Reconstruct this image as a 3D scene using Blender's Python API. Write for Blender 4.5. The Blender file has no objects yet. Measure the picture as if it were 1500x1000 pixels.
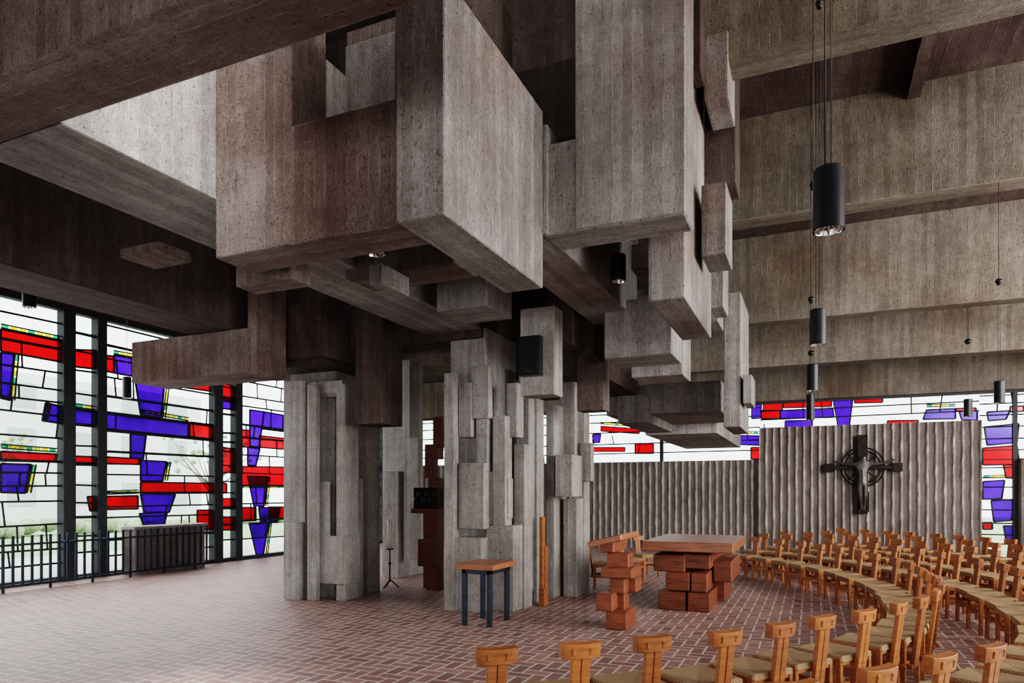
import bpy, bmesh, math, random
from mathutils import Vector, Matrix
random.seed(7)
H=1.75; F=1000.0; HY=720.0
TH=math.radians(23.7); S=math.sin(TH); C=math.cos(TH)
def c2w(cx,d): return (cx*C-d*S, cx*S+d*C)
def W(px,d): return c2w((px-750)/F*d,d)
def zy(py,d): return H+(HY-py)/F*d
scene=bpy.context.scene
# ---------- camera
cd=bpy.data.cameras.new('camera'); cam=bpy.data.objects.new('camera',cd); scene.collection.objects.link(cam)
cam.location=(0,0,H); cam.rotation_euler=(math.radians(90),0,TH)
cd.lens=24; cd.sensor_width=36; cd.shift_y=(HY-500)/1500; cd.clip_start=.05
scene.camera=cam
try:
    scene.view_settings.view_transform='Filmic'; scene.view_settings.look='High Contrast'
    scene.view_settings.exposure=0.52
except Exception as e: print(e)
# ---------- node helpers
class NT:
    def __init__(s,name):
        s.mat=bpy.data.materials.new(name); s.mat.use_nodes=True; s.t=s.mat.node_tree; s.t.nodes.clear()
        s.out=s.n('ShaderNodeOutputMaterial')
    def n(s,k,**kw):
        nd=s.t.nodes.new(k)
        for a,b in kw.items(): setattr(nd,a,b)
        return nd
    def l(s,a,b): s.t.links.new(a,b)
    def m(s,op,a,b=None,c=None):
        nd=s.n('ShaderNodeMath',operation=op)
        for i,v in enumerate((a,b,c)):
            if v is None: continue
            if isinstance(v,(int,float)): nd.inputs[i].default_value=v
            else: s.l(v,nd.inputs[i])
        return nd.outputs[0]
    def comb(s,x,y,z):
        nd=s.n('ShaderNodeCombineXYZ')
        for i,v in enumerate((x,y,z)):
            if isinstance(v,(int,float)): nd.inputs[i].default_value=v
            else: s.l(v,nd.inputs[i])
        return nd.outputs[0]
    def noise(s,vec,scale,detail=3,rough=.6):
        nd=s.n('ShaderNodeTexNoise'); s.l(vec,nd.inputs['Vector']); nd.inputs['Scale'].default_value=scale
        nd.inputs['Detail'].default_value=detail; nd.inputs['Roughness'].default_value=rough
        return nd.outputs[0]
    def mix(s,f,a,b,bt='MIX'):
        nd=s.n('ShaderNodeMix',data_type='RGBA',blend_type=bt)
        for i,v in ((0,f),(6,a),(7,b)):
            if isinstance(v,(int,float)): nd.inputs[i].default_value=v
            elif isinstance(v,tuple): nd.inputs[i].default_value=(*v,1)
            else: s.l(v,nd.inputs[i])
        return nd.outputs[2]
    def ramp(s,f,stops):
        nd=s.n('ShaderNodeValToRGB'); s.l(f,nd.inputs[0]); e=nd.color_ramp.elements
        while len(e)<len(stops): e.new(.5)
        for i,(p,c) in enumerate(stops): e[i].position=p; e[i].color=(*c,1)
        return nd.outputs[0]
    def bsdf(s,col,rough=.8,metal=0,bump=None,bs=.5,bd=.02,spec=.3):
        b=s.n('ShaderNodeBsdfPrincipled')
        if isinstance(col,tuple): b.inputs['Base Color'].default_value=(*col,1)
        else: s.l(col,b.inputs['Base Color'])
        b.inputs['Roughness'].default_value=rough; b.inputs['Metallic'].default_value=metal
        b.inputs['Specular IOR Level'].default_value=spec
        if bump is not None:
            u=s.n('ShaderNodeBump'); u.inputs['Strength'].default_value=bs; u.inputs['Distance'].default_value=bd
            s.l(bump,u.inputs['Height']); s.l(u.outputs[0],b.inputs['Normal'])
        s.l(b.outputs[0],s.out.inputs[0]); return s.mat
def concrete(name,under='x',bw=.092,dark=(.07,.060,.055),mid=(.235,.215,.203),light=(.56,.54,.523),bias=0.0,stain=(.70,.53,.48),sf=.75):
    t=NT(name); tc=t.n('ShaderNodeTexCoord').outputs['Object']; sp=t.n('ShaderNodeSeparateXYZ'); t.l(tc,sp.inputs[0])
    g=t.n('ShaderNodeNewGeometry'); sn=t.n('ShaderNodeSeparateXYZ'); t.l(g.outputs['True Normal'],sn.inputs[0])
    X,Y,Z=sp.outputs; fx=t.m('GREATER_THAN',t.m('ABSOLUTE',sn.outputs[0]),.6); up=t.m('GREATER_THAN',t.m('ABSOLUTE',sn.outputs[2]),.6)
    def sel(f,a,b): return t.m('ADD',t.m('MULTIPLY',f,b),t.m('MULTIPLY',t.m('SUBTRACT',1.0,f),a))
    sv=sel(fx,X,Y)
    a,b=(X,Y) if under=='x' else (Y,X)
    wob=t.m('MULTIPLY',t.m('SUBTRACT',t.noise(tc,4,2),.5),.014)
    s=t.m('ADD',sel(up,sv,a),wob); tt=sel(up,Z,b)
    q=t.m('DIVIDE',s,bw); idx=t.m('FLOOR',q); fr=t.m('FRACT',q)
    wn=t.n('ShaderNodeTexWhiteNoise',noise_dimensions='1D'); t.l(idx,wn.inputs['W'])
    edge=t.n('ShaderNodeMapRange'); t.l(t.m('ABSOLUTE',t.m('SUBTRACT',fr,.5)),edge.inputs[0]); edge.inputs[1].default_value=.43; edge.inputs[2].default_value=.49
    # joint: mostly a light cement fin, in places a dark groove
    jn=t.noise(t.comb(t.m('MULTIPLY',s,2.2),t.m('MULTIPLY',tt,3.5),0.0),1.0,3)
    fin=t.m('MULTIPLY',edge.outputs[0],t.m('SUBTRACT',jn,.46))
    gr=t.noise(t.comb(t.m('MULTIPLY',s,60),t.m('MULTIPLY',tt,16),idx),1.0,4,.75)
    st=t.noise(t.comb(t.m('MULTIPLY',s,9),t.m('MULTIPLY',tt,1.1),0.0),1.0,4)
    bl=t.noise(tc,.8,4,.55); md=t.noise(tc,8,5,.75); fine=t.noise(tc,75,4,.8)
    pit=t.n('ShaderNodeMapRange'); t.l(t.noise(tc,34,2,.5),pit.inputs[0]); pit.inputs[1].default_value=.30; pit.inputs[2].default_value=.36; pit.inputs[3].default_value=.17; pit.inputs[4].default_value=0
    v=t.m('ADD',t.m('MULTIPLY',wn.outputs[0],.10),t.m('MULTIPLY',gr,.34))
    v=t.m('ADD',v,t.m('MULTIPLY',st,.30)); v=t.m('ADD',v,t.m('MULTIPLY',bl,.48)); v=t.m('ADD',v,t.m('MULTIPLY',fine,.58)); v=t.m('ADD',v,t.m('MULTIPLY',md,.34))
    v=t.m('ADD',v,t.m('MULTIPLY',fin,1.3)); v=t.m('SUBTRACT',v,pit.outputs[0]); v=t.m('ADD',v,-.575+bias)
    col=t.ramp(v,[(.12,dark),(.46,mid),(.86,light)])
    red=t.ramp(t.noise(tc,.45,3,.6),[(.49,(1,1,1)),(.68,stain)])
    col=t.mix(sf,col,red,'MULTIPLY')
    h=t.m('ADD',t.m('MULTIPLY',gr,.6),t.m('MULTIPLY',fine,.7)); h=t.m('ADD',h,t.m('MULTIPLY',fin,2.2)); h=t.m('ADD',h,t.m('MULTIPLY',wn.outputs[0],.4)); h=t.m('ADD',h,t.m('MULTIPLY',md,.5)); h=t.m('SUBTRACT',h,t.m('MULTIPLY',pit.outputs[0],2.5))
    return t.bsdf(col,.93,0,h,1.0,.025,.1)
conY=concrete('concrete_boards_a','x'); conX=concrete('concrete_boards_b','y')
rd=dict(dark=(.05,.033,.029),mid=(.15,.113,.10),light=(.38,.325,.30),stain=(.6,.43,.38),sf=.9)
conRy=concrete('concrete_reddish_a','x',.1,**rd); conRx=concrete('concrete_reddish_b','y',.1,**rd)
conB=concrete('concrete_brown','y',.1,(.05,.041,.033),(.16,.136,.112),(.39,.345,.295),stain=(.78,.66,.56),sf=.7)
conD=concrete('concrete_dark','x',.12,(.03,.022,.019),(.078,.057,.05),(.19,.15,.135))  # on recessed canopy parts this darker tone puts shade into the colour
conP=concrete('concrete_pillar','x',.07,(.085,.072,.064),(.285,.26,.243),(.63,.60,.58),.02,(.85,.76,.71),.6)
def ribmat():
    t=NT('concrete_ribbed'); tc=t.n('ShaderNodeTexCoord').outputs['Object']
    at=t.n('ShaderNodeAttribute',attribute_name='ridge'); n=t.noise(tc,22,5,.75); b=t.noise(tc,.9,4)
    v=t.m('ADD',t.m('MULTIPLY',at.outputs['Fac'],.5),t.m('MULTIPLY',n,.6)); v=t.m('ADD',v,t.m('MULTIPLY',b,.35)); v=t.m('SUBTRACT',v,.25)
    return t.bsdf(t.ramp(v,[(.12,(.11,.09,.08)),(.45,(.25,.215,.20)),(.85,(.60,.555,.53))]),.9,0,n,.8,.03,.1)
conR=ribmat()
def wood(name,a,b,sc=1.0,rough=.5):
    t=NT(name); tc=t.n('ShaderNodeTexCoord').outputs['Object']; mp=t.n('ShaderNodeMapping'); t.l(tc,mp.inputs[0]); mp.inputs['Scale'].default_value=(3*sc,30*sc,30*sc)
    g=t.noise(mp.outputs[0],1.2,4); bl=t.noise(tc,5,2); v=t.m('ADD',t.m('MULTIPLY',g,.7),t.m('MULTIPLY',bl,.3))
    oi=t.n('ShaderNodeObjectInfo'); v=t.m('ADD',v,t.m('MULTIPLY',t.m('SUBTRACT',oi.outputs['Random'],.5),.18))
    return t.bsdf(t.ramp(v,[(.3,a),(.7,b)]),rough,0,g,.15,.01,.4)
mWood=wood('honey_wood',(.14,.041,.010),(.385,.135,.034)); mRed=wood('red_wood',(.08,.021,.009),(.27,.076,.026)); mTop=wood('red_wood_top',(.17,.056,.026),(.33,.13,.064),1,.32)
mDkW=wood('dark_red_wood',(.05,.014,.008),(.18,.045,.018))
t=NT('woven_rush'); tc=t.n('ShaderNodeTexCoord').outputs['Object']; wv=t.n('ShaderNodeTexWave'); t.l(tc,wv.inputs[0]); wv.inputs['Scale'].default_value=28; wv.inputs['Distortion'].default_value=2; wv.bands_direction='DIAGONAL'
mRush=t.bsdf(t.ramp(wv.outputs[1],[(.1,(.12,.065,.032)),(.7,(.42,.275,.155))]),.8,0,wv.outputs[1],.6,.01)
def plain(name,c,r=.5,m=0,nz=.25):
    t=NT(name); tc=t.n('ShaderNodeTexCoord').outputs['Object']; n=t.noise(tc,12,3)
    col=t.ramp(n,[(.3,tuple(x*(1-nz) for x in c)),(.7,tuple(min(1,x*(1+nz)) for x in c))]); return t.bsdf(col,r,m)
mBlack=plain('black_metal',(.012,.012,.014),.35,.3); mSteel=plain('grey_blue_steel',(.035,.045,.06),.4,.6); mLead=plain('dark_frame',(.03,.03,.035),.6)
mMull=plain('mullion_paint',(.035,.038,.045),.6); mChrome=plain('chrome_reflector',(.7,.7,.7),.12,1,.05); mBronze=plain('bronze',(.02,.015,.014),.42,.75,.4)
mWax=plain('candle_wax',(.75,.72,.62),.5,0,.05); mLawn=plain('lawn',(.38,.46,.28),.9,0,.2); mPave=plain('pale_paving',(.65,.64,.61),.9,0,.1); mPlaster=plain('white_plaster',(.78,.79,.79),.9,0,.05)
mLeaf=plain('tree_leaf',(.38,.44,.30),.9,0,.3); mWinDark=plain('house_window',(.5,.53,.55),.3,0,.1); mBark=plain('tree_bark',(.32,.29,.26),.9)
def glass(name,c,var=.25):
    t=NT(name); tc=t.n('ShaderNodeTexCoord').outputs['Object']; n=t.noise(tc,1.7,3)
    col=t.ramp(n,[(.3,tuple(x*(1-var) for x in c)),(.7,c)])
    tr=t.n('ShaderNodeBsdfTransparent'); t.l(col,tr.inputs[0]); gl=t.n('ShaderNodeBsdfGlossy'); gl.inputs['Roughness'].default_value=.15
    mx=t.n('ShaderNodeMixShader'); mx.inputs[0].default_value=.03; t.l(tr.outputs[0],mx.inputs[1]); t.l(gl.outputs[0],mx.inputs[2]); t.l(mx.outputs[0],t.out.inputs[0]); return t.mat
gClear=glass('glass_clear',(.93,.97,.96),.12); gRed=glass('glass_red',(.80,.006,.006),.4); gBlue=glass('glass_blue',(.055,.016,.50),.45); gYel=glass('glass_yellow',(.8,.58,.04)); gGrn=glass('glass_green',(.04,.35,.14))
# floor herringbone
t=NT('herringbone_brick'); tc=t.n('ShaderNodeTexCoord').outputs['Object']; mp=t.n('ShaderNodeMapping'); t.l(tc,mp.inputs[0]); u=.135
mp.inputs['Scale'].default_value=(1/u,1/u,1)
sp=t.n('ShaderNodeSeparateXYZ'); t.l(mp.outputs[0],sp.inputs[0]); x,y,_=sp.outputs
i=t.m('FLOOR',x); j=t.m('FLOOR',y); fx=t.m('FRACT',x); fy=t.m('FRACT',y)
k=t.m('FLOORED_MODULO',t.m('SUBTRACT',i,j),4.0)
def eq(v): return t.m('COMPARE',k,float(v),.1)
k0,k1,k2,k3=[eq(v) for v in range(4)]
dl=t.m('ADD',fx,k1); dr=t.m('ADD',t.m('SUBTRACT',1.0,fx),k0); db=t.m('ADD',fy,k2); dt=t.m('ADD',t.m('SUBTRACT',1.0,fy),k3)
dm=t.m('MINIMUM',t.m('MINIMUM',dl,dr),t.m('MINIMUM',db,dt))
wb=t.m('MULTIPLY',t.m('SUBTRACT',t.noise(tc,30,2),.5),.06)
joint=t.n('ShaderNodeMapRange',interpolation_type='SMOOTHSTEP'); t.l(t.m('ADD',dm,wb),joint.inputs[0]); joint.inputs[1].default_value=.05; joint.inputs[2].default_value=.115
wn=t.n('ShaderNodeTexWhiteNoise',noise_dimensions='2D'); t.l(t.comb(t.m('SUBTRACT',i,k1),t.m('SUBTRACT',j,k2),0.0),wn.inputs['Vector'])
bc=t.ramp(wn.outputs[0],[(0,(.125,.055,.047)),(.5,(.195,.089,.076)),(1,(.30,.152,.13))])
bc=t.mix(t.m('MULTIPLY',t.noise(tc,18,3),.32),bc,(.36,.25,.22))
bc=t.mix(t.ramp(t.noise(tc,.5,3),[(.4,(0,0,0)),(.75,(.3,.3,.3))]),bc,(.31,.19,.165))
col=t.mix(joint.outputs[0],(.47,.41,.365),bc)
mFloor=t.bsdf(col,.55,0,t.m('ADD',joint.outputs[0],t.m('MULTIPLY',t.noise(tc,40,2),.2)),.4,.008,.35)
# ---------- mesh builder
class M:
    def __init__(s,name,mats,jit=0):
        s.bm=bmesh.new(); s.name=name; s.mats=mats; s.jit=jit
    def box(s,x0,x1,y0,y1,z0,z1,mi=0,mat=None):
        if s.jit:
            J=lambda: random.uniform(-s.jit,s.jit)
            x0+=J();x1+=J();y0+=J();y1+=J();z1+=J()
            z0=z0+J() if z0>.01 else z0
        vs=[s.bm.verts.new(p) for p in [(x0,y0,z0),(x1,y0,z0),(x1,y1,z0),(x0,y1,z0),(x0,y0,z1),(x1,y0,z1),(x1,y1,z1),(x0,y1,z1)]]
        if mat is not None:
            for v in vs: v.co=mat@v.co
        for f in [(0,3,2,1),(4,5,6,7),(0,1,5,4),(1,2,6,5),(2,3,7,6),(3,0,4,7)]:
            s.bm.faces.new([vs[k] for k in f]).material_index=mi
        return vs
    def cyl(s,a,b,r0,r1=None,mi=0,n=16,cap=True,smooth=True):
        a=Vector(a);b=Vector(b); r1=r0 if r1 is None else r1; d=(b-a).normalized()
        q=d.to_track_quat('Z','Y').to_matrix()
        A=[s.bm.verts.new(a+q@Vector((math.cos(2*math.pi*k/n)*r0,math.sin(2*math.pi*k/n)*r0,0))) for k in range(n)]
        B=[s.bm.verts.new(b+q@Vector((math.cos(2*math.pi*k/n)*r1,math.sin(2*math.pi*k/n)*r1,0))) for k in range(n)]
        for k in range(n):
            f=s.bm.faces.new((A[k],A[(k+1)%n],B[(k+1)%n],B[k])); f.material_index=mi; f.smooth=smooth
        if cap:
            s.bm.faces.new(A[::-1]).material_index=mi; s.bm.faces.new(B).material_index=mi
    def sph(s,c,r,mi=0,sc=(1,1,1)):
        g=bmesh.ops.create_uvsphere(s.bm,u_segments=14,v_segments=10,radius=r,matrix=Matrix.Translation(c)@Matrix.Diagonal((*sc,1)))
        for v in g['verts']:
            for f in v.link_faces: f.material_index=mi; f.smooth=True
    def poly(s,pts,mi=0):
        s.bm.faces.new([s.bm.verts.new(p) for p in pts]).material_index=mi
    def done(s,bevel=0,parent=None,seg=1,rec=True):
        if rec: bmesh.ops.recalc_face_normals(s.bm,faces=s.bm.faces)
        me=bpy.data.meshes.new(s.name); s.bm.to_mesh(me); s.bm.free()
        for m in s.mats: me.materials.append(m)
        o=bpy.data.objects.new(s.name,me); scene.collection.objects.link(o)
        if bevel:
            b=o.modifiers.new('bevel','BEVEL'); b.width=bevel; b.segments=seg; b.limit_method='ANGLE'
        if parent: o.parent=parent
        return o
def pb(pxc,d,pxl,pxr,yt,yb,length=None):
    """axis aligned box from near vertical corner measured on the photo"""
    a0=(pxc-750)/F; cx=a0*d; X,Y=c2w(cx,d)
    al=(pxl-750)/F; tl=(cx-al*d)/(C+S*al)
    if length is None:
        ar=(pxr-750)/F; length=(ar*d-cx)/(S-C*ar)
    zt=yt[0] if isinstance(yt,tuple) else zy(yt,d)
    zb=0 if yb is None else (yb[0] if isinstance(yb,tuple) else zy(yb,d))
    return (X-tl,X,Y,Y+length,zb,zt)
# ---------- shell
m=M('floor',[mFloor]); m.box(-13.6,12,-8,21.5,-.3,0); m.done()
# canopy / structure
k=M('sculptural_concrete_canopy',[conY,conX,conD,conP,conRy,conRx],.004)
def add(b,mi=0): k.box(*b,mi=mi)
# big hanging box and its left wing
add(pb(651,4.71,580,796,(5.34,),(3.67,)),0)
k.box(-3.74,-2.70,4.2,4.62,3.68,4.61,5)       # low wing wall
k.box(-4.53,-3.73,4.2,4.62,3.68,6.2,5)       # high wing wall
k.box(-4.5,-3.95,4.9,5.3,4.2,5.6,3)
k.box(-3.98,-3.42,5.2,5.6,4.3,5.9,0)
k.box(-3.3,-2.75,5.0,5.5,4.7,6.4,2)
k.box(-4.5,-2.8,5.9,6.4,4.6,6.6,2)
add(pb(425,6.1,345,455,375,408),5)
add(pb(665,6.9,505,700,330,384),5)
add(pb(715,8.2,640,750,380,447),1)
add(pb(560,6.9,540,600,385,415),1)
# beam B, C and A
k.box(-5.47,-4.53,2.925,12.5,4.17,5.3,0)
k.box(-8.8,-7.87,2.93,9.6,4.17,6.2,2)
k.box(-13,8,2.44,2.92,4.17,5.9,5)
add(pb(366,10.0,193,418,(4.16,),(3.5,)),5)
add(pb(376,9.95,362,419,400,548),5)
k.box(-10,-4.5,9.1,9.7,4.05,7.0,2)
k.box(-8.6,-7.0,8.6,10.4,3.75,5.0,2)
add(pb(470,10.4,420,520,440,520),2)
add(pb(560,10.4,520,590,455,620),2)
add(pb(232,7.3,176,281,352,366),4)
# F
k.box(-2.315,-1.01,6.04,6.48,4.17,5.03,1)
add((W(845,6.36)[0],-1.005,6.03,6.49,4.18,7.3),1)
k.box(-2.9,-2.27,6.0,9.6,4.17,5.2,0)
# G tall
add(pb(1003,6.74,950,1042,(7.3,),435),0)
add(pb(1064,7.15,1027,1073,265,370),0); add(pb(1067,7.15,1031,1077,44,138),0)
add(pb(1060,8.7,1040,1067,(7.3,),450),0)
add(pb(1085,10.9,1060,1097,427,625),0); add(pb(1101,10.8,1088,1106,548,590),0)
add(pb(1052,9.6,1035,1060,330,470),0)
# M, N, P
add(pb(983,8.9,885,1008,432,517),1)
add(pb(1000,9.6,925,1012,480,548),0)
add(pb(950,9.3,893,970,355,392),5)
add(pb(955,10.6,885,985,392,432),3)
add(pb(905,9.4,860,925,385,450),4)
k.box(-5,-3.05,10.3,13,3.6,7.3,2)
add(pb(1056,12.6,888,1075,556,601),1)
add(pb(1050,15.0,945,1085,604,634),3)
add(pb(885,10.6,845,893,508,600),4)
add(pb(870,9.9,850,885,400,520),2)
add(pb(812,8.7,762,824,447,577),3)
add(pb(840,9.4,800,852,430,505),2)
add(pb(950,13,905,985,575,618),1)
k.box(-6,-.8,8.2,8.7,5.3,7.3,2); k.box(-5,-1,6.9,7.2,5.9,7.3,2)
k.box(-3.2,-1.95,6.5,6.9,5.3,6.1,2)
k.done(.009)
# pillars
k=M('concrete_pillar',[conP],.004)
for a in [(490,11.3,425,545,(4.3,),None),(447,11.15,415,455,555,None),(463,10.95,450,469,562,None),(505,10.9,492,526,562,None),(507,10.85,450,528,785,857),
          (500,10.93,450,522,556,575),(540,11.8,515,557,617,None),(437,11.0,418,447,765,None),(480,11.0,464,484,705,790),(520,11.3,500,533,700,None),(492,11.02,463,496,560,580)]: k.box(*pb(*a))
k.done(.008)
k=M('concrete_pillar',[conP],.004)
for a in [(665,10.0,650,672,545,None),(712,10.2,660,765,(4.2,),None),(716,9.92,690,722,535,612),(714,10.0,697,722,600,690),(709,9.9,673,718,677,775),(740,9.95,722,750,608,770),
          (705,9.85,664,718,788,None),(752,9.9,712,768,770,None),(757,10.05,742,767,560,640),(768,10.2,752,783,650,None),(745,10.0,735,752,700,760),(775,10.6,760,790,540,None),
          (787,10.8,774,797,583,None),(812,11.2,800,832,592,None),(838,10.9,813,853,665,727),(845,11.3,825,856,730,None),(842,11.5,820,858,(4.2,),700),(856,11.6,838,864,603,None),(866,11.5,850,870,648,705),(690,10.02,672,700,560,640)]: k.box(*pb(*a))
k.done(.008)
k=M('concrete_pillar',[conP],.004)
for a in [(600,14.2,560,620,(4.5,),None),(583,13.8,563,592,690,None),(612,13.7,592,618,640,820)]: k.box(*pb(*a))
k.done(.008)
# ceiling beams on the right
k=M('ceiling_beams',[conB,conD],.003)
for (y0,w,z0,z1,x0) in [(7.5,.42,6.3,8.2,-1.6),(10.8,.38,5.83,8.1,-1.6),(14.2,.38,5.07,7.6,-2.2),(17.6,.38,4.77,7.0,-4.5)]:
    k.box(x0,12,y0,y0+w,z0,z1,0)
k.done(.012)
k=M('ceiling',[conD])
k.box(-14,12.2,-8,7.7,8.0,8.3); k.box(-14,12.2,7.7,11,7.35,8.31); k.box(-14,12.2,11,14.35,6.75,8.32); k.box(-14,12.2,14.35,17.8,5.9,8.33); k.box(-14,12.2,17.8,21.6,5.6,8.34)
for xx in (1.2,4.2): k.box(xx,xx+.16,7.9,10.8,7.15,7.4)
k.done()
# ---------- walls & glazing
XL=-13.5; YB=21.2
def PL(px,py):
    a=(px-750)/F; d=XL/(a*C-S); return Vector((XL,(a*S+C)*d,H+(HY-py)/F*d))
def PB(px,py):
    a=(px-750)/F; d=YB/(a*S+C); return Vector(((a*C-S)*d,YB,H+(HY-py)/F*d))
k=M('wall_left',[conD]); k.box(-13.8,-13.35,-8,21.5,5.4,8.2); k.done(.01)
emp=bpy.data.objects.new('window_1',None); scene.collection.objects.link(emp)
k=M('clear_panes',[gClear]); k.poly([(XL-.03,-8,0),(XL-.03,21.2,0),(XL-.03,21.2,5.4),(XL-.03,-8,5.4)]); k.done(parent=emp)
mulY=[(PL(p,700).y,w) for p,w in ((97,.24),(145,.2),(316,.26),(346,.22),(424,.24))]
mulY+=[(y,.22) for y in (-6,-4.4,-2.8,-1.2,.4,2,3.6,5.2,6.7,17,18.2,19.6,21)]
k=M('mullions',[mMull])
for y,w in mulY: k.box(XL-.1,XL+.12,y-w/2,y+w/2,0,5.42)
k.box(XL-.08,XL+.1,-8,21.2,0,.09); k.box(XL-.08,XL+.1,-8,21.2,5.3,5.42); k.done(.005,emp)
redL=[[(0,482),(88,500),(88,530),(0,514)],[(108,512),(137,513),(137,540),(108,537)],[(152,520),(166,522),(166,546),(152,543)],[(243,548),(308,556),(308,573),(243,564)],[(323,560),(341,566),(341,590),(323,586)],
[(0,661),(82,665),(80,676),(0,673)],[(277,618),(310,622),(310,643),(277,639)],[(108,668),(137,669),(137,678),(108,677)],[(153,669),(203,672),(203,680),(153,679)],[(205,706),(331,708),(331,722),(205,722)],[(152,727),(201,726),(201,745),(152,746)],[(127,727),(137,727),(137,748),(131,748)],
[(288,747),(310,747),(310,775),(288,776)],[(323,655),(341,657),(341,692),(323,692)],[(380,638),(416,642),(416,658),(380,655)],[(352,683),(416,684),(416,712),(352,711)],[(352,743),(374,743),(374,762),(352,763)],[(352,629),(365,630),(365,655),(352,654)],[(323,757),(341,757),(341,776),(323,776)],[(393,742),(416,742),(416,760),(393,761)],[(323,730),(341,730),(341,742),(323,742)]]
bluL=[[(0,516),(20,519),(14,586),(0,583)],[(66,590),(88,595),(88,620),(61,616)],[(108,597),(137,601),(137,625),(108,622)],[(155,603),(275,618),(275,640),(155,628)],[(166,520),(193,525),(193,551),(166,546)],[(197,557),(240,562),(235,612),(205,607)],
[(190,635),(213,638),(209,672),(190,670)],[(0,679),(44,680),(36,722),(0,721)],[(205,674),(243,676),(237,705),(205,704)],[(205,723),(256,724),(247,750),(210,750)],[(203,752),(244,750),(238,775),(212,776)],[(243,781),(268,779),(262,826),(247,829)],[(362,697),(392,698),(386,741),(371,741)],[(365,600),(386,603),(379,655),(365,653)],[(386,603),(414,608),(414,632),(383,628)],[(378,743),(410,743),(405,765),(381,765)],[(364,766),(393,765),(385,812),(375,814)],[(362,655),(380,657),(374,682),(362,681)],[(323,580),(341,583),(341,600),(323,598)]]
def panes(name,polys,P,g,off,par):
    k=M(name,[g]); o=Vector(off)
    for p in polys: k.poly([P(*q)+o for q in p])
    return k.done(parent=par,rec=False)
panes('red_panes',redL,PL,gRed,(.0,0,0),emp); panes('blue_panes',bluL,PL,gBlue,(.01,0,0),emp)
k=M('side_panes',[gRed,gBlue])
for q in range(40):
    y=random.uniform(-7,6); z=random.choice([.4,1,1.6,2.2,2.8,3.4,4,4.6]); k.poly([(XL,y,z),(XL,y+random.uniform(.4,1.3),z),(XL,y+random.uniform(.4,1.3),z+.32),(XL,y+.02,z+.3)],random.randint(0,1))
for q in range(34):
    y=random.uniform(15.2,20.6); z=random.choice([.4,.9,1.3,1.6,2.0,2.4,2.8,3.4,4,4.6]); k.poly([(XL,y,z),(XL,y+.5,z),(XL,y+.55,z+.32),(XL,y+.02,z+.3)],random.randint(0,1))
k.done(parent=emp,rec=False)
k=M('lead_lines',[mLead])
def seg(k,a,b,w=.028): k.cyl(a,b,w/2,w/2,0,6)
ys=sorted([y for y,_ in mulY])
for a,b in zip(ys[:-1],ys[1:]):
    z=.35+random.uniform(0,.2)
    while z<5.3:
        seg(k,(XL+.02,a,z),(XL+.02,b,z+random.uniform(-.03,.03)),.045 if random.random()<.6 else .065)
        nz=z+random.uniform(.22,.5)
        n=1 if b-a>.7 else 0
        if b-a>1.5: n=2
        for q in range(n):
            if random.random()<.8:
                y=random.uniform(a+.1,b-.1); seg(k,(XL+.02,y,z),(XL+.02,y+random.uniform(-.06,.06),min(nz,5.35)),.035)
        z=nz
for p in redL+bluL:
    pp=[PL(*q)+Vector((.02,0,0)) for q in p]
    for a,b in zip(pp,pp[1:]+pp[:1]): seg(k,a,b,.045)
k.done(parent=emp)
def checker(name,lines,P,off,par,w=.09,stp=.14):
    k=M(name,[gYel,gGrn,mLead]); o=Vector(off)
    for (a,b) in lines:
        A=P(*a)+o;B=P(*b)+o; L=(B-A).length; d=(B-A).normalized(); up=Vector((0,0,1)) if abs(d.z)<.7 else (Vector((0,1,0)) if abs(o.x)>0 else Vector((1,0,0)))
        n=max(2,int(L/stp)); 
        for q in range(n):
            p0=A+d*(L*q/n); p1=A+d*(L*(q+.85)/n); k.poly([p0,p1,p1+up*w,p0+up*w],0 if q%3 else 1)
        k.cyl(A,B,.015,.015,2,6); k.cyl(A+up*w,B+up*w,.015,.015,2,6)
    return k.done(parent=par,rec=False)
checker('yellow_green_border',[((0,480),(88,498)),((165,518),(193,523)),((243,562),(237,612)),((20,519),(14,586)),((46,680),(38,722)),((205,604),(275,616)),((62,618),(68,590)),((108,596),(137,600)),((197,556),(243,548)),((245,676),(240,704)),((152,724),(201,722)),((205,776),(268,778)),((392,698),(388,741)),((240,779),(244,828)),((352,714),(416,714)),((0,656),(82,662)),((394,766),(388,812))],PL,(.03,0,0),emp,.07)
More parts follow.
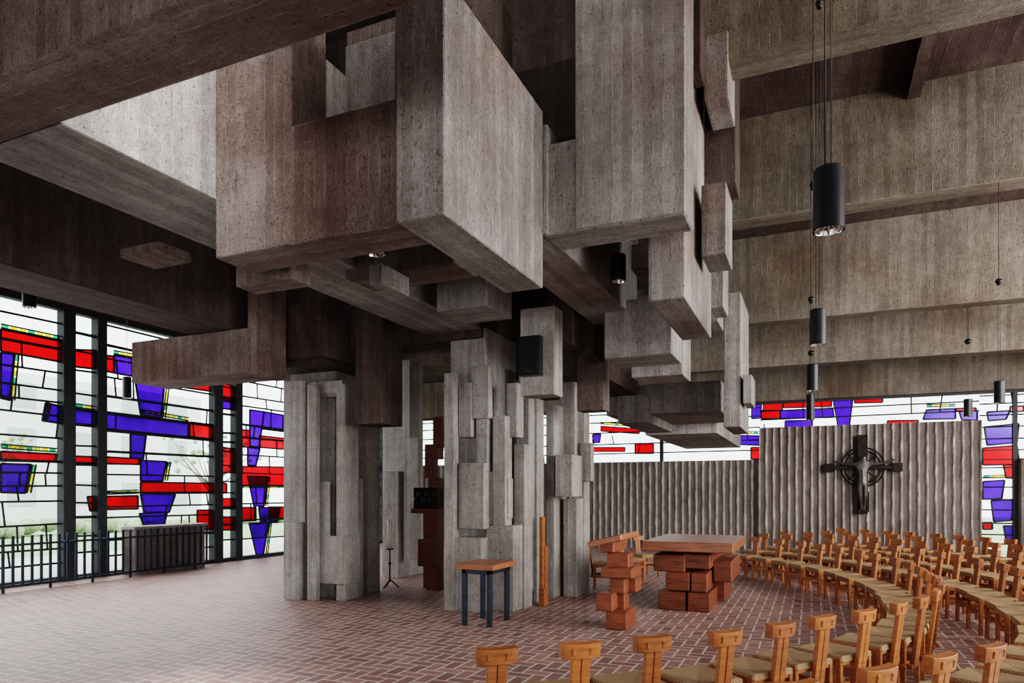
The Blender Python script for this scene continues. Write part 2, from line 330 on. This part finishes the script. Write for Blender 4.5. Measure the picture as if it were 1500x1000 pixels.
# back wall
xa=PB(1113,650).x; xb=PB(1435,650).x
def ribbed(name,x0,x1,z1,yf,pitch=.2):
    k=M(name,[conR]); nx=int((x1-x0)/.025); nzr=max(6,int(z1/.12)); g=[]; att=[]
    for r in range(nzr+1):
        z=z1*r/nzr; row=[]
        for c in range(nx+1):
            x=x0+(x1-x0)*c/nx; rib=math.floor(x/pitch)
            u=x+.004*math.sin(z*3.1+rib*1.9)+.006*math.sin(z*7+rib*4.3)+.005*math.sin(z*17+rib*2.7)
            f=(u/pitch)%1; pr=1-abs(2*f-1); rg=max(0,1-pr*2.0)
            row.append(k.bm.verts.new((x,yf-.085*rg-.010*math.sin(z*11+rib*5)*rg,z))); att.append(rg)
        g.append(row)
    for r in range(nzr):
        for c in range(nx):
            k.bm.faces.new((g[r][c],g[r][c+1],g[r+1][c+1],g[r+1][c]))
    top=[k.bm.verts.new((v.co.x,yf+.15,z1)) for v in g[-1]]
    for c in range(nx): k.bm.faces.new((g[-1][c],g[-1][c+1],top[c+1],top[c]))
    bot=[k.bm.verts.new((v.co.x,yf+.15,0)) for v in g[0]]
    k.bm.faces.new((g[0][-1],bot[-1],top[-1]) ) ; k.bm.faces.new((g[0][-1],top[-1],g[-1][-1]))
    k.bm.faces.new((g[0][0],top[0],bot[0]) ) ; k.bm.faces.new((g[0][0],g[-1][0],top[0]))
    o=k.done(rec=True)
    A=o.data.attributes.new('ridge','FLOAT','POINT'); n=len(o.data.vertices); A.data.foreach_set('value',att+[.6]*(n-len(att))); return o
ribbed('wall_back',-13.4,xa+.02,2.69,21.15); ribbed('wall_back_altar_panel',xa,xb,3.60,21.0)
k=M('wall_back_lintel',[conB]); k.box(-13.5,12,21.0,21.5,4.36,6.2); k.box(PB(1491,650).x,12,20.9,21.4,0,2.6); k.done(.01)
emp2=bpy.data.objects.new('window_2',None); scene.collection.objects.link(emp2)
k=M('clear_panes',[gClear]); k.poly([(-13.5,YB+.12,0),(12,YB+.12,0),(12,YB+.12,4.4),(-13.5,YB+.12,4.4)]); k.done(parent=emp2)
redB=[[(880,624),(936,628),(936,635),(880,631)],[(868,655),(915,655),(915,661),(868,661)],[(930,650),(957,650),(957,664),(930,664)],[(1100,655),(1113,655),(1113,672),(1100,672)],[(1118,587),(1146,585),(1146,600),(1118,601)],[(1148,584),(1218,582),(1218,595),(1148,597)],[(1115,601),(1143,600),(1143,612),(1115,613)],[(1252,578),(1293,577),(1293,589),(1252,590)],[(1440,656),(1490,652),(1494,680),(1440,681)],[(1440,765),(1454,765),(1454,775),(1440,775)],[(1300,616),(1345,615),(1345,622),(1300,623)],[(1400,598),(1430,597),(1430,601),(1400,602)],[(1480,595),(1500,594),(1500,602),(1480,603)],[(1470,680),(1492,680),(1490,700),(1474,700)]]
bluB=[[(1055,637),(1112,638),(1112,652),(1060,650)],[(1143,601),(1220,598),(1222,611),(1143,613)],[(1220,583),(1250,580),(1244,627),(1228,627)],[(1150,616),(1190,615),(1190,627),(1150,627)],[(1357,600),(1400,598),(1400,613),(1352,614)],[(1405,602),(1432,601),(1432,615),(1409,615)],[(1442,625),(1493,620),(1490,648),(1446,652)],[(1440,705),(1472,703),(1468,730),(1440,731)],[(1452,733),(1487,732),(1482,762),(1456,764)],[(1101,590),(1115,588),(1115,612),(1101,613)],[(868,636),(880,636),(878,648),(868,648)],[(1470,770),(1490,770),(1488,790),(1474,790)],[(1446,603),(1480,601),(1474,614),(1448,616)]]
panes('red_panes',redB,PB,gRed,(0,.02,0),emp2); panes('blue_panes',bluB,PB,gBlue,(0,.03,0),emp2)
k=M('lead_lines',[mLead])
for z in (2.95,3.25,3.62,3.95,4.2): seg(k,(-13.4,YB+.04,z),(xa,YB+.04,z+.02),.045)
for z in (3.85,4.1): seg(k,(xa,YB+.04,z),(xb,YB+.04,z+.02),.045)
z=.4
while z<4.3: seg(k,(xb,YB+.04,z),(12,YB+.04,z),.04); z+=random.uniform(.2,.35)
x=-13
while x<12:
    z=random.choice([2.7,2.95,3.25,3.6,3.85]); seg(k,(x,YB+.04,z),(x+random.uniform(-.08,.08),YB+.04,z+random.uniform(.3,.6)),.04); x+=random.uniform(.3,.8)
for p in redB+bluB:
    pp=[PB(*q)+Vector((0,.02,0)) for q in p]
    for a,b in zip(pp,pp[1:]+pp[:1]): seg(k,a,b,.045)
k.box(-13.5,12,YB-.02,YB+.1,4.3,4.4)
for px in (969,1487,): x=PB(px,650).x; k.box(x-.05,x+.05,YB-.03,YB+.1,0,4.4)
k.done(parent=emp2)
checker('yellow_green_border',[((1118,583),(1218,579)),((1055,634),(1112,635)),((1252,575),(1293,574)),((1357,596),(1400,595)),((1440,700),(1474,699)),((880,621),(936,625))],PB,(0,-.02,0),emp2,.06,.14)
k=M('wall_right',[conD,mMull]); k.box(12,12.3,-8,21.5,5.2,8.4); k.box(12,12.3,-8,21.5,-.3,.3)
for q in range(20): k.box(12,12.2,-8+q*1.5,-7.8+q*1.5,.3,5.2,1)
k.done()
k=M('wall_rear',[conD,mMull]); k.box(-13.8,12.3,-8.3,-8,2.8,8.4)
for q in range(18): k.box(-13.6+q*1.5,-13.4+q*1.5,-8.2,-8,0,2.8,1)
k.done()
# ---------- outside
k=M('garden_ground',[mLawn,mPave]); k.box(-60,-13.9,-30,60,-.4,-.12,0); k.box(-20,-13.9,-30,60,-.14,-.08,1); k.box(-13.9,40,21.6,60,-.4,-.12,0); k.done()
k=M('garden_hedge',[mLeaf])
for q in range(150):
    y=random.uniform(2,45); x=random.uniform(-31,-29); k.sph((x,y,random.uniform(0,.35)),random.uniform(.25,.5),0,(1,1,.8))
k.done()
k=M('neighbouring_house',[mPlaster,mWinDark])
k.box(-44,-38,8,34,-.1,8,0)
for q in range(8):
    for z in (1,3.8,6.2): k.box(-38.02,-37.95,9+q*3.2,10.4+q*3.2,z,z+1.3,1)
k.done()
for ty,tx in ((14,-26),(22,-24)):
    k=M('garden_tree',[mBark,mLeaf]); k.cyl((tx,ty,-.1),(tx,ty,2.4),.14,.09)
    for q in range(16):
        a=random.uniform(0,6.28); r=random.uniform(.8,1.9); z0=random.uniform(1.5,2.4); e=(tx+r*math.cos(a),ty+r*math.sin(a),z0+random.uniform(.8,2))
        k.cyl((tx,ty,z0),e,.045,.015,0,6)
        for w_ in range(3): k.sph((e[0]+random.uniform(-.4,.4),e[1]+random.uniform(-.4,.4),e[2]+random.uniform(-.3,.3)),random.uniform(.06,.12),1)
    k.done()
# ---------- chairs
def chair_mesh():
    k=M('church_chair',[mWood,mRush])
    w=.205
    for sx in (-1,1):
        k.box(sx*w-.02,sx*w+.02,.165,.205,0,.45); k.box(sx*w-.02,sx*w+.02,-.205,-.165,0,.45)
        k.box(sx*w-.014,sx*w+.014,-.2,.2,.385,.435); k.box(sx*w-.012,sx*w+.012,-.26,.2,.20,.245)
    for y in (-.185,.185): k.box(-.2,.2,y-.014,y+.014,.385,.435)
    k.box(-.2,.2,.175,.2,.27,.30); k.box(-.2,.2,-.2,-.17,.19,.25)
    z0,z1=.435,.462; c=k.bm.verts.new((0,0,z0)); a=.215
    ring=[(-a,-a),(a,-a),(a,a),(-a,a)]
    lo=[k.bm.verts.new((x,y,z0-.02)) for x,y in ring]; hi=[k.bm.verts.new((x*.95,y*.95,z1)) for x,y in ring]
    for q in range(4):
        k.bm.faces.new((lo[q],lo[(q+1)%4],hi[(q+1)%4],hi[q])).material_index=1
        k.bm.faces.new((hi[q],hi[(q+1)%4],c)).material_index=1
    k.bm.faces.new(lo[::-1]).material_index=1
    R=Matrix.Translation((0,-.215,.2))@Matrix.Rotation(math.radians(7),4,'X')
    k.box(-.062,-.003,-.018,.018,-.02,.60,mat=R); k.box(.003,.062,-.018,.018,-.02,.60,mat=R)
    n=6
    for q in range(n):
        f0=-1+2*q/n; f1=-1+2*(q+1)/n
        vs=[]
        for f in (f0,f1):
            cy=.022*f*f; zt_=.622; zb_=.53-.006*abs(f)
            vs.append([(.125*f,-.034+cy,zb_),(.125*f,.03+cy,zb_),(.13*f,.03+cy,zt_),(.13*f,-.034+cy,zt_)])
        A=[k.bm.verts.new(R@Vector(p)) for p in vs[0]]; B=[k.bm.verts.new(R@Vector(p)) for p in vs[1]]
        for e in range(4): k.bm.faces.new((A[e],A[(e+1)%4],B[(e+1)%4],B[e]))
        if q==0: k.bm.faces.new(A[::-1])
        if q==n-1: k.bm.faces.new(B)
    # dovetail keys on the headrest
    for sx in (-.07,.045): k.box(sx,sx+.025,-.0365,.0,.555,.60,mat=R)
    bmesh.ops.recalc_face_normals(k.bm,faces=k.bm.faces)
    me=bpy.data.meshes.new('church_chair'); k.bm.to_mesh(me); k.bm.free(); me.materials.append(mWood); me.materials.append(mRush); return me
cme=chair_mesh()
def chair(cx,d,ix,iy):
    x,y=c2w(cx,d); vx,vy=c2w(ix,iy); o=bpy.data.objects.new('church_chair',cme); scene.collection.objects.link(o)
    o.location=(x,y,0); o.rotation_euler=(0,0,math.atan2(vy,vx)-math.pi/2+random.uniform(-.06,.06))
    b=o.modifiers.new('bevel','BEVEL'); b.width=.004; b.segments=1; b.limit_method='ANGLE'
path=[(-.12,4.15),(.43,4.32),(1.01,4.5),(1.53,4.73),(1.94,4.97),(2.43,5.25),(2.85,5.52),(3.4,5.95),(3.95,6.5),(4.45,7.2),(4.85,8.1),(5.2,9.1),(5.42,10.2),(5.5,11.3),(5.42,12.4),(5.2,13.4),(4.85,14.3),(4.4,15.0)]
def dens(p):
    o=[]
    for a,b in zip(p[:-1],p[1:]):
        for q in range(20): o.append((a[0]+(b[0]-a[0])*q/20,a[1]+(b[1]-a[1])*q/20))
    o.append(p[-1]); return o
dp=dens(path)
placed=[]
for r in range(5):
    off=r*1.12; pts=[]
    for i in range(len(dp)):
        a=dp[max(0,i-25)]; b=dp[min(len(dp)-1,i+25)]; tx,ty=b[0]-a[0],b[1]-a[1]; L=math.hypot(tx,ty); n=(-ty/L,tx/L)
        pts.append((dp[i][0]-n[0]*(off-.2),dp[i][1]-n[1]*(off-.2),n))
    acc=0; last=None; nxt=0
    for i,p in enumerate(pts):
        if last: acc+=math.hypot(p[0]-last[0],p[1]-last[1])
        last=p
        if acc>=nxt:
            cx,d,n=p
            nxt+=(.52 if d<8 else .62) if r<1 else .58
            X,Y=c2w(cx,d); px=750+1000*cx/d if d>.5 else 0
            if d<2.7 or Y>20.3 or X>9: continue
            if r>0 and d<6 and px<1080: continue
            if px>1750: continue
            if any((X-a)**2+(Y-b)**2<.2 for a,b in placed): continue
            placed.append((X,Y)); chair(cx+random.uniform(-.02,.02),d+random.uniform(-.03,.03),*n)
for (px,d,ix,iy) in [(886,12.5,1,-.1),(945,14.2,.5,-1),(922,13.4,.6,-1)]: chair((px-750)/F*d,d,ix,iy)
# ---------- altar
k=M('altar_table',[mRed,mTop])
k.box(*pb(1074,9.65,940,1092,796,811),mi=1)
for a in [(1003,10.05,957,1018,813,838),(1040,9.95,1000,1066,812,834),(1072,10.2,1045,1084,822,853),(1010,9.95,975,1022,839,866),(1036,9.85,1012,1050,840,868),(1004,10.0,965,1014,867,None),(1040,9.85,1007,1054,869,None),(1062,10.6,1040,1072,850,880)]: k.box(*pb(*a))
k.done(.012)
k=M('ambo_lectern',[mRed,mTop])
for a in [(921,8.75,889,928,811,832),(926,8.6,880,940,833,848),(915,8.75,893,922,847,870),(897,8.6,873,906,870,896),(932,8.9,903,940,848,868),(915,8.8,890,922,866,898),(918,8.6,887,932,897,None)]: k.box(*pb(*a))
bx=pb(912,8.6,862,938,790,800); cxm=((bx[0]+bx[1])/2,(bx[2]+bx[3])/2,bx[4])
R=Matrix.Translation(cxm)@Matrix.Rotation(math.radians(-14),4,'Y'); hw=(bx[1]-bx[0])/2*1.02; hd=(bx[3]-bx[2])/2
k.box(-hw,hw,-hd,hd,0.02,.10,1,R); k.box(-hw*.5,hw*.3,-hd*.7,hd*.7,-.1,.04,0,Matrix.Translation(cxm)); k.done(.012)
k=M('side_table',[mTop,mSteel])
b=list(pb(722,8.7,667,755,828,836)); b[4]=b[5]-.07; k.box(*b)
zt=b[4]; ins=.06; lw=.06
for xx in (b[0]+ins,b[1]-ins-lw):
    for yy in (b[2]+ins,b[3]-ins-lw): k.box(xx,xx+lw,yy,yy+lw,0,zt,1)
k.box(b[0]+ins,b[1]-ins,b[2]+ins,b[2]+ins+lw,zt-.06,zt-.001,1); k.box(b[0]+ins,b[1]-ins,b[3]-ins-lw,b[3]-ins,zt-.06,zt-.001,1)
k.box(b[0]+ins,b[0]+ins+lw,b[2]+ins,b[3]-ins,zt-.06,zt-.001,1); k.box(b[1]-ins-lw,b[1]-ins,b[2]+ins,b[3]-ins,zt-.06,zt-.001,1)
k.done(.004)
k=M('tabernacle_stele',[mDkW,mBronze])
for a in [(640,12.3,620,650,748,None),(632,12.1,612,640,790,830),(645,12.4,628,655,700,716),(640,12.5,622,650,650,672),(648,12.5,634,655,610,655),(636,12.4,622,642,672,700),(634,12.2,602,650,745,752),(640,12.1,624,650,830,None)]: k.box(*pb(*a))
b=pb(640,12.2,606,650,714,745); k.box(*b,mi=1)
for q in range(6): x=b[0]+(b[1]-b[0])*(q+.5)/6; k.sph((x,b[2],b[4]+(b[5]-b[4])*(.35+.3*(q%2))),.05,1,(1,.4,1.4))
k.done(.008)
k=M('processional_cross_stand',[mWood])
for a in [(797,10.4,789,803,862,None),(795,10.45,790,799,757,868),(799,10.5,795,803,800,868)]: k.box(*pb(*a))
k.done(.005)
k=M('candle_stand',[mBlack,mWax]); x,y=W(571,12.4)
k.cyl((x,y,.12),(x,y,.70),.014,.014); k.cyl((x,y,.70),(x,y,.72),.07,.07,0); k.cyl((x,y,.72),(x,y,1.22),.048,.046,1); k.sph((x,y,.45),.03)
k.cyl((x,y,1.22),(x,y,1.25),.004,.003)
for q in range(3):
    a=q*2.094+.4; k.cyl((x,y,.16),(x+.17*math.cos(a),y+.17*math.sin(a),.012),.012,.012)
k.done()
k=M('stair_railing',[mSteel]); yy=5.0; xr=-12.75
while yy<11.6:
    k.box(xr-.012,xr+.012,yy-.022,yy+.022,.0 if int(yy*10)%8==0 else .1,.98); yy+=.16
k.box(xr-.02,xr+.02,5,11.6,.09,.13); k.box(xr-.02,xr+.02,5,11.6,.80,.84); k.done()
k=M('stair_parapet',[conP,conD]); k.box(-13.3,-12.95,9.9,11.7,0,.96,0); k.box(-13.32,-12.9,9.85,11.75,.95,1.02,0); k.done(.01)
k=M('wall_loudspeaker',[mBlack,mSteel]); b=pb(790,8.55,760,794,490,548,.12); k.box(*b); k.box(b[0]+.02,b[1]-.02,b[2]-.012,b[2],b[4]+.03,b[5]-.03,0)
k.cyl(((b[0]+b[1])/2,b[3],(b[4]+b[5])/2),((b[0]+b[1])/2,b[3]+.04,(b[4]+b[5])/2),.02); k.box(b[0]+.1,b[1]-.1,b[2]-.015,b[2]-.011,b[4]+.04,b[4]+.06,1); k.done(.008)
def lamp(px,yt,yb,d,top=8.0,r=.085):
    k=M('pendant_lamp',[mBlack,mChrome]); x,y=W(px,d); z1=zy(yt,d); z0=zy(yb,d)
    k.cyl((x,y,z0),(x,y,z1),r,r,0,28,False); k.cyl((x,y,z1),(x,y,z1+.012),r,r*.9,0,28)
    k.cyl((x,y,z0),(x,y,z0+.12),r*.93,r*.5,1,28,False); k.cyl((x,y,z0+.09),(x,y,z0+.12),r*.5,r*.5,1,20)
    for q in range(8):
        a=q*math.pi/4; k.cyl((x+r*.9*math.cos(a),y+r*.9*math.sin(a),z0+.004),(x,y,z0+.05),.005,.005,1,6)
    k.cyl((x,y,z0-.001),(x,y,z0+.008),r*1.01,r*1.01,0,28,False)
    k.cyl((x-.02,y,z1),(x-.02,y,top),.004,.004,0,6); k.cyl((x+.012,y,z1),(x+.012,y,top),.003,.003,0,6)
    k.cyl((x,y,top-.05),(x,y,top),.05,.05,0,16); k.done(rec=False)
lamp(1214,250,338,3.95); lamp(1198,455,505,7.6,8); lamp(1190,535,572,10.6,7.35); lamp(1187,578,615,14.8,6.75); lamp(1464,559,590,12.2,6.75); lamp(1418,585,610,14.8,5.9)
lamp(906,375,412,7.9,5.5); lamp(551,340,372,5.75,4.3); lamp(186,553,583,13.2,8,.08); lamp(43,430,450,9.5,8)
def spot(px,py,d,top):
    k=M('ceiling_spotlight',[mBlack]); x,y=W(px,d); z=zy(py,d); k.sph((x,y,z),.032*max(1,d/7),0,(1,1,.9)); k.cyl((x,y,z),(x,y,top),.004,.004,0,6); k.cyl((x,y,z-.05),(x,y,z),.02,.028,0,12); k.done()
spot(1191,270,6.2,8); spot(1188,438,8.6,7.35); spot(1188,517,12.2,6.75); spot(1463,412,9.0,7.35); spot(1418,500,12.8,6.75); spot(1200,4,6.0,8)
# ---------- crucifix
emp3=bpy.data.objects.new('bronze_crucifix',None); scene.collection.objects.link(emp3)
x=PB(1262,684).x; y=20.80; cz=zy(684,18.6); 
k=M('cross',[mBronze])
k.box(x-.13,x+.13,y,y+.09,zy(752,18.6),zy(637,18.6)); k.box(x-.07,x+.16,y-.03,y+.05,zy(752,18.6)+.05,zy(720,18.6))
k.box(x-.93,x+.93,y+.01,y+.08,cz-.06,cz+.04); k.box(x-.95,x-.72,y-.02,y+.08,cz-.13,cz+.10); k.box(x+.72,x+.95,y-.02,y+.08,cz-.13,cz+.10)
for q in range(40):
    a0=2*math.pi*q/40; a1=2*math.pi*(q+1)/40
    for rr in (.44,.53): k.cyl((x+rr*math.cos(a0),y+.04,cz+rr*math.sin(a0)),(x+rr*math.cos(a1),y+.04,cz+rr*math.sin(a1)),.025,.025,0,6)
for q in range(4):
    a0=math.pi/4+q*math.pi/2; k.cyl((x,y+.05,cz),(x+.5*math.cos(a0),y+.05,cz+.5*math.sin(a0)),.018,.018,0,6)
k.cyl((x-.09,y-.06,zy(752,18.6)),(x-.09,y+.03,zy(738,18.6)),.05,.03)
k.done(.01,emp3)
me=bpy.data.meshes.new('corpus'); z=cz
V=[(x,y-.1,z-.42),(x,y-.13,z-.12),(x,y-.12,z+.08),(x+.02,y-.14,z+.2),(x+.03,y-.17,z+.30),
   (x-.17,y-.12,z+.08),(x-.42,y-.09,z+.08),(x-.68,y-.07,z+.16),(x-.76,y-.07,z+.19),(x+.17,y-.12,z+.08),(x+.42,y-.09,z+.08),(x+.68,y-.07,z+.16),(x+.76,y-.07,z+.19),
   (x-.07,y-.12,z-.5),(x-.06,y-.2,z-.78),(x-.03,y-.1,z-1.08),(x-.03,y-.16,z-1.16),(x+.07,y-.12,z-.5),(x+.07,y-.2,z-.78),(x+.03,y-.1,z-1.08),(x+.03,y-.16,z-1.16)]
E=[(0,1),(1,2),(2,3),(3,4),(2,5),(5,6),(6,7),(7,8),(2,9),(9,10),(10,11),(11,12),(0,13),(13,14),(14,15),(15,16),(0,17),(17,18),(18,19),(19,20)]
Rr=[.12,.13,.14,.06,.10,.08,.05,.035,.035,.08,.05,.035,.035,.09,.06,.04,.035,.09,.06,.04,.035]
mBr2=plain('bronze_figure',(.09,.078,.074),.4,.6,.3)
me.from_pydata(V,E,[]); me.materials.append(mBr2); o=bpy.data.objects.new('corpus',me); scene.collection.objects.link(o); o.parent=emp3
o.modifiers.new('skin','SKIN'); 
if not me.skin_vertices: me.skin_vertices.new()
for i,r in enumerate(Rr): me.skin_vertices[0].data[i].radius=(r,r*.85)
me.skin_vertices[0].data[0].use_root=True
sb=o.modifiers.new('sub','SUBSURF'); sb.levels=1; sb.render_levels=1
# ---------- lights
w=bpy.data.worlds.new('world'); scene.world=w; w.use_nodes=True; nt=w.node_tree; bg=nt.nodes['Background']; bg.inputs[0].default_value=(.95,.98,1,1); bg.inputs[1].default_value=2.1
def area(name,loc,target,sx,sy,e,col=(1,1,1),spread=180):
    l=bpy.data.lights.new(name,'AREA'); l.shape='RECTANGLE'; l.size=sx; l.size_y=sy; l.energy=e; l.color=col; l.spread=math.radians(spread)
    o=bpy.data.objects.new(name,l); scene.collection.objects.link(o); o.location=loc; o.rotation_euler=(Vector(target)-Vector(loc)).to_track_quat('-Z','Y').to_euler(); return o
area('window_light_right',(10,7.0,3.8),(-3,7.5,3.7),9,4.5,1300,(1,.985,.965))
area('rear_fill_light',(1,-7,2.4),(0,8,3),14,2.5,200,(1,.93,.9))  # added fill behind the camera to lift the front faces
area('skylight_center',(-3.6,4.6,7.9),(-3.6,5,0),3,2,70,(1,1,1))
area('skylight_left',(-3.75,3.4,7.0),(-4.5,3.4,4.6),.8,.4,38,(1,1,1),60)
area('skylight_right',(4,3,7.9),(3,10,3),5,2,240,(1,.94,.86))
area('window_light_left',(-13.1,8,3),(0,8,1.5),12,4,340,(.95,.97,1))
area('back_wall_fill',(7.5,15,5),(1,20,2),4,2,300,(1,.95,.92))  # added lamp out of frame that brightens the ribbed back wall
area('back_wall_fill_front',(6,10.5,4.6),(-1,21,2),4,1.5,140,(1,.96,.93))  # second added fill for the back wall, also out of frame
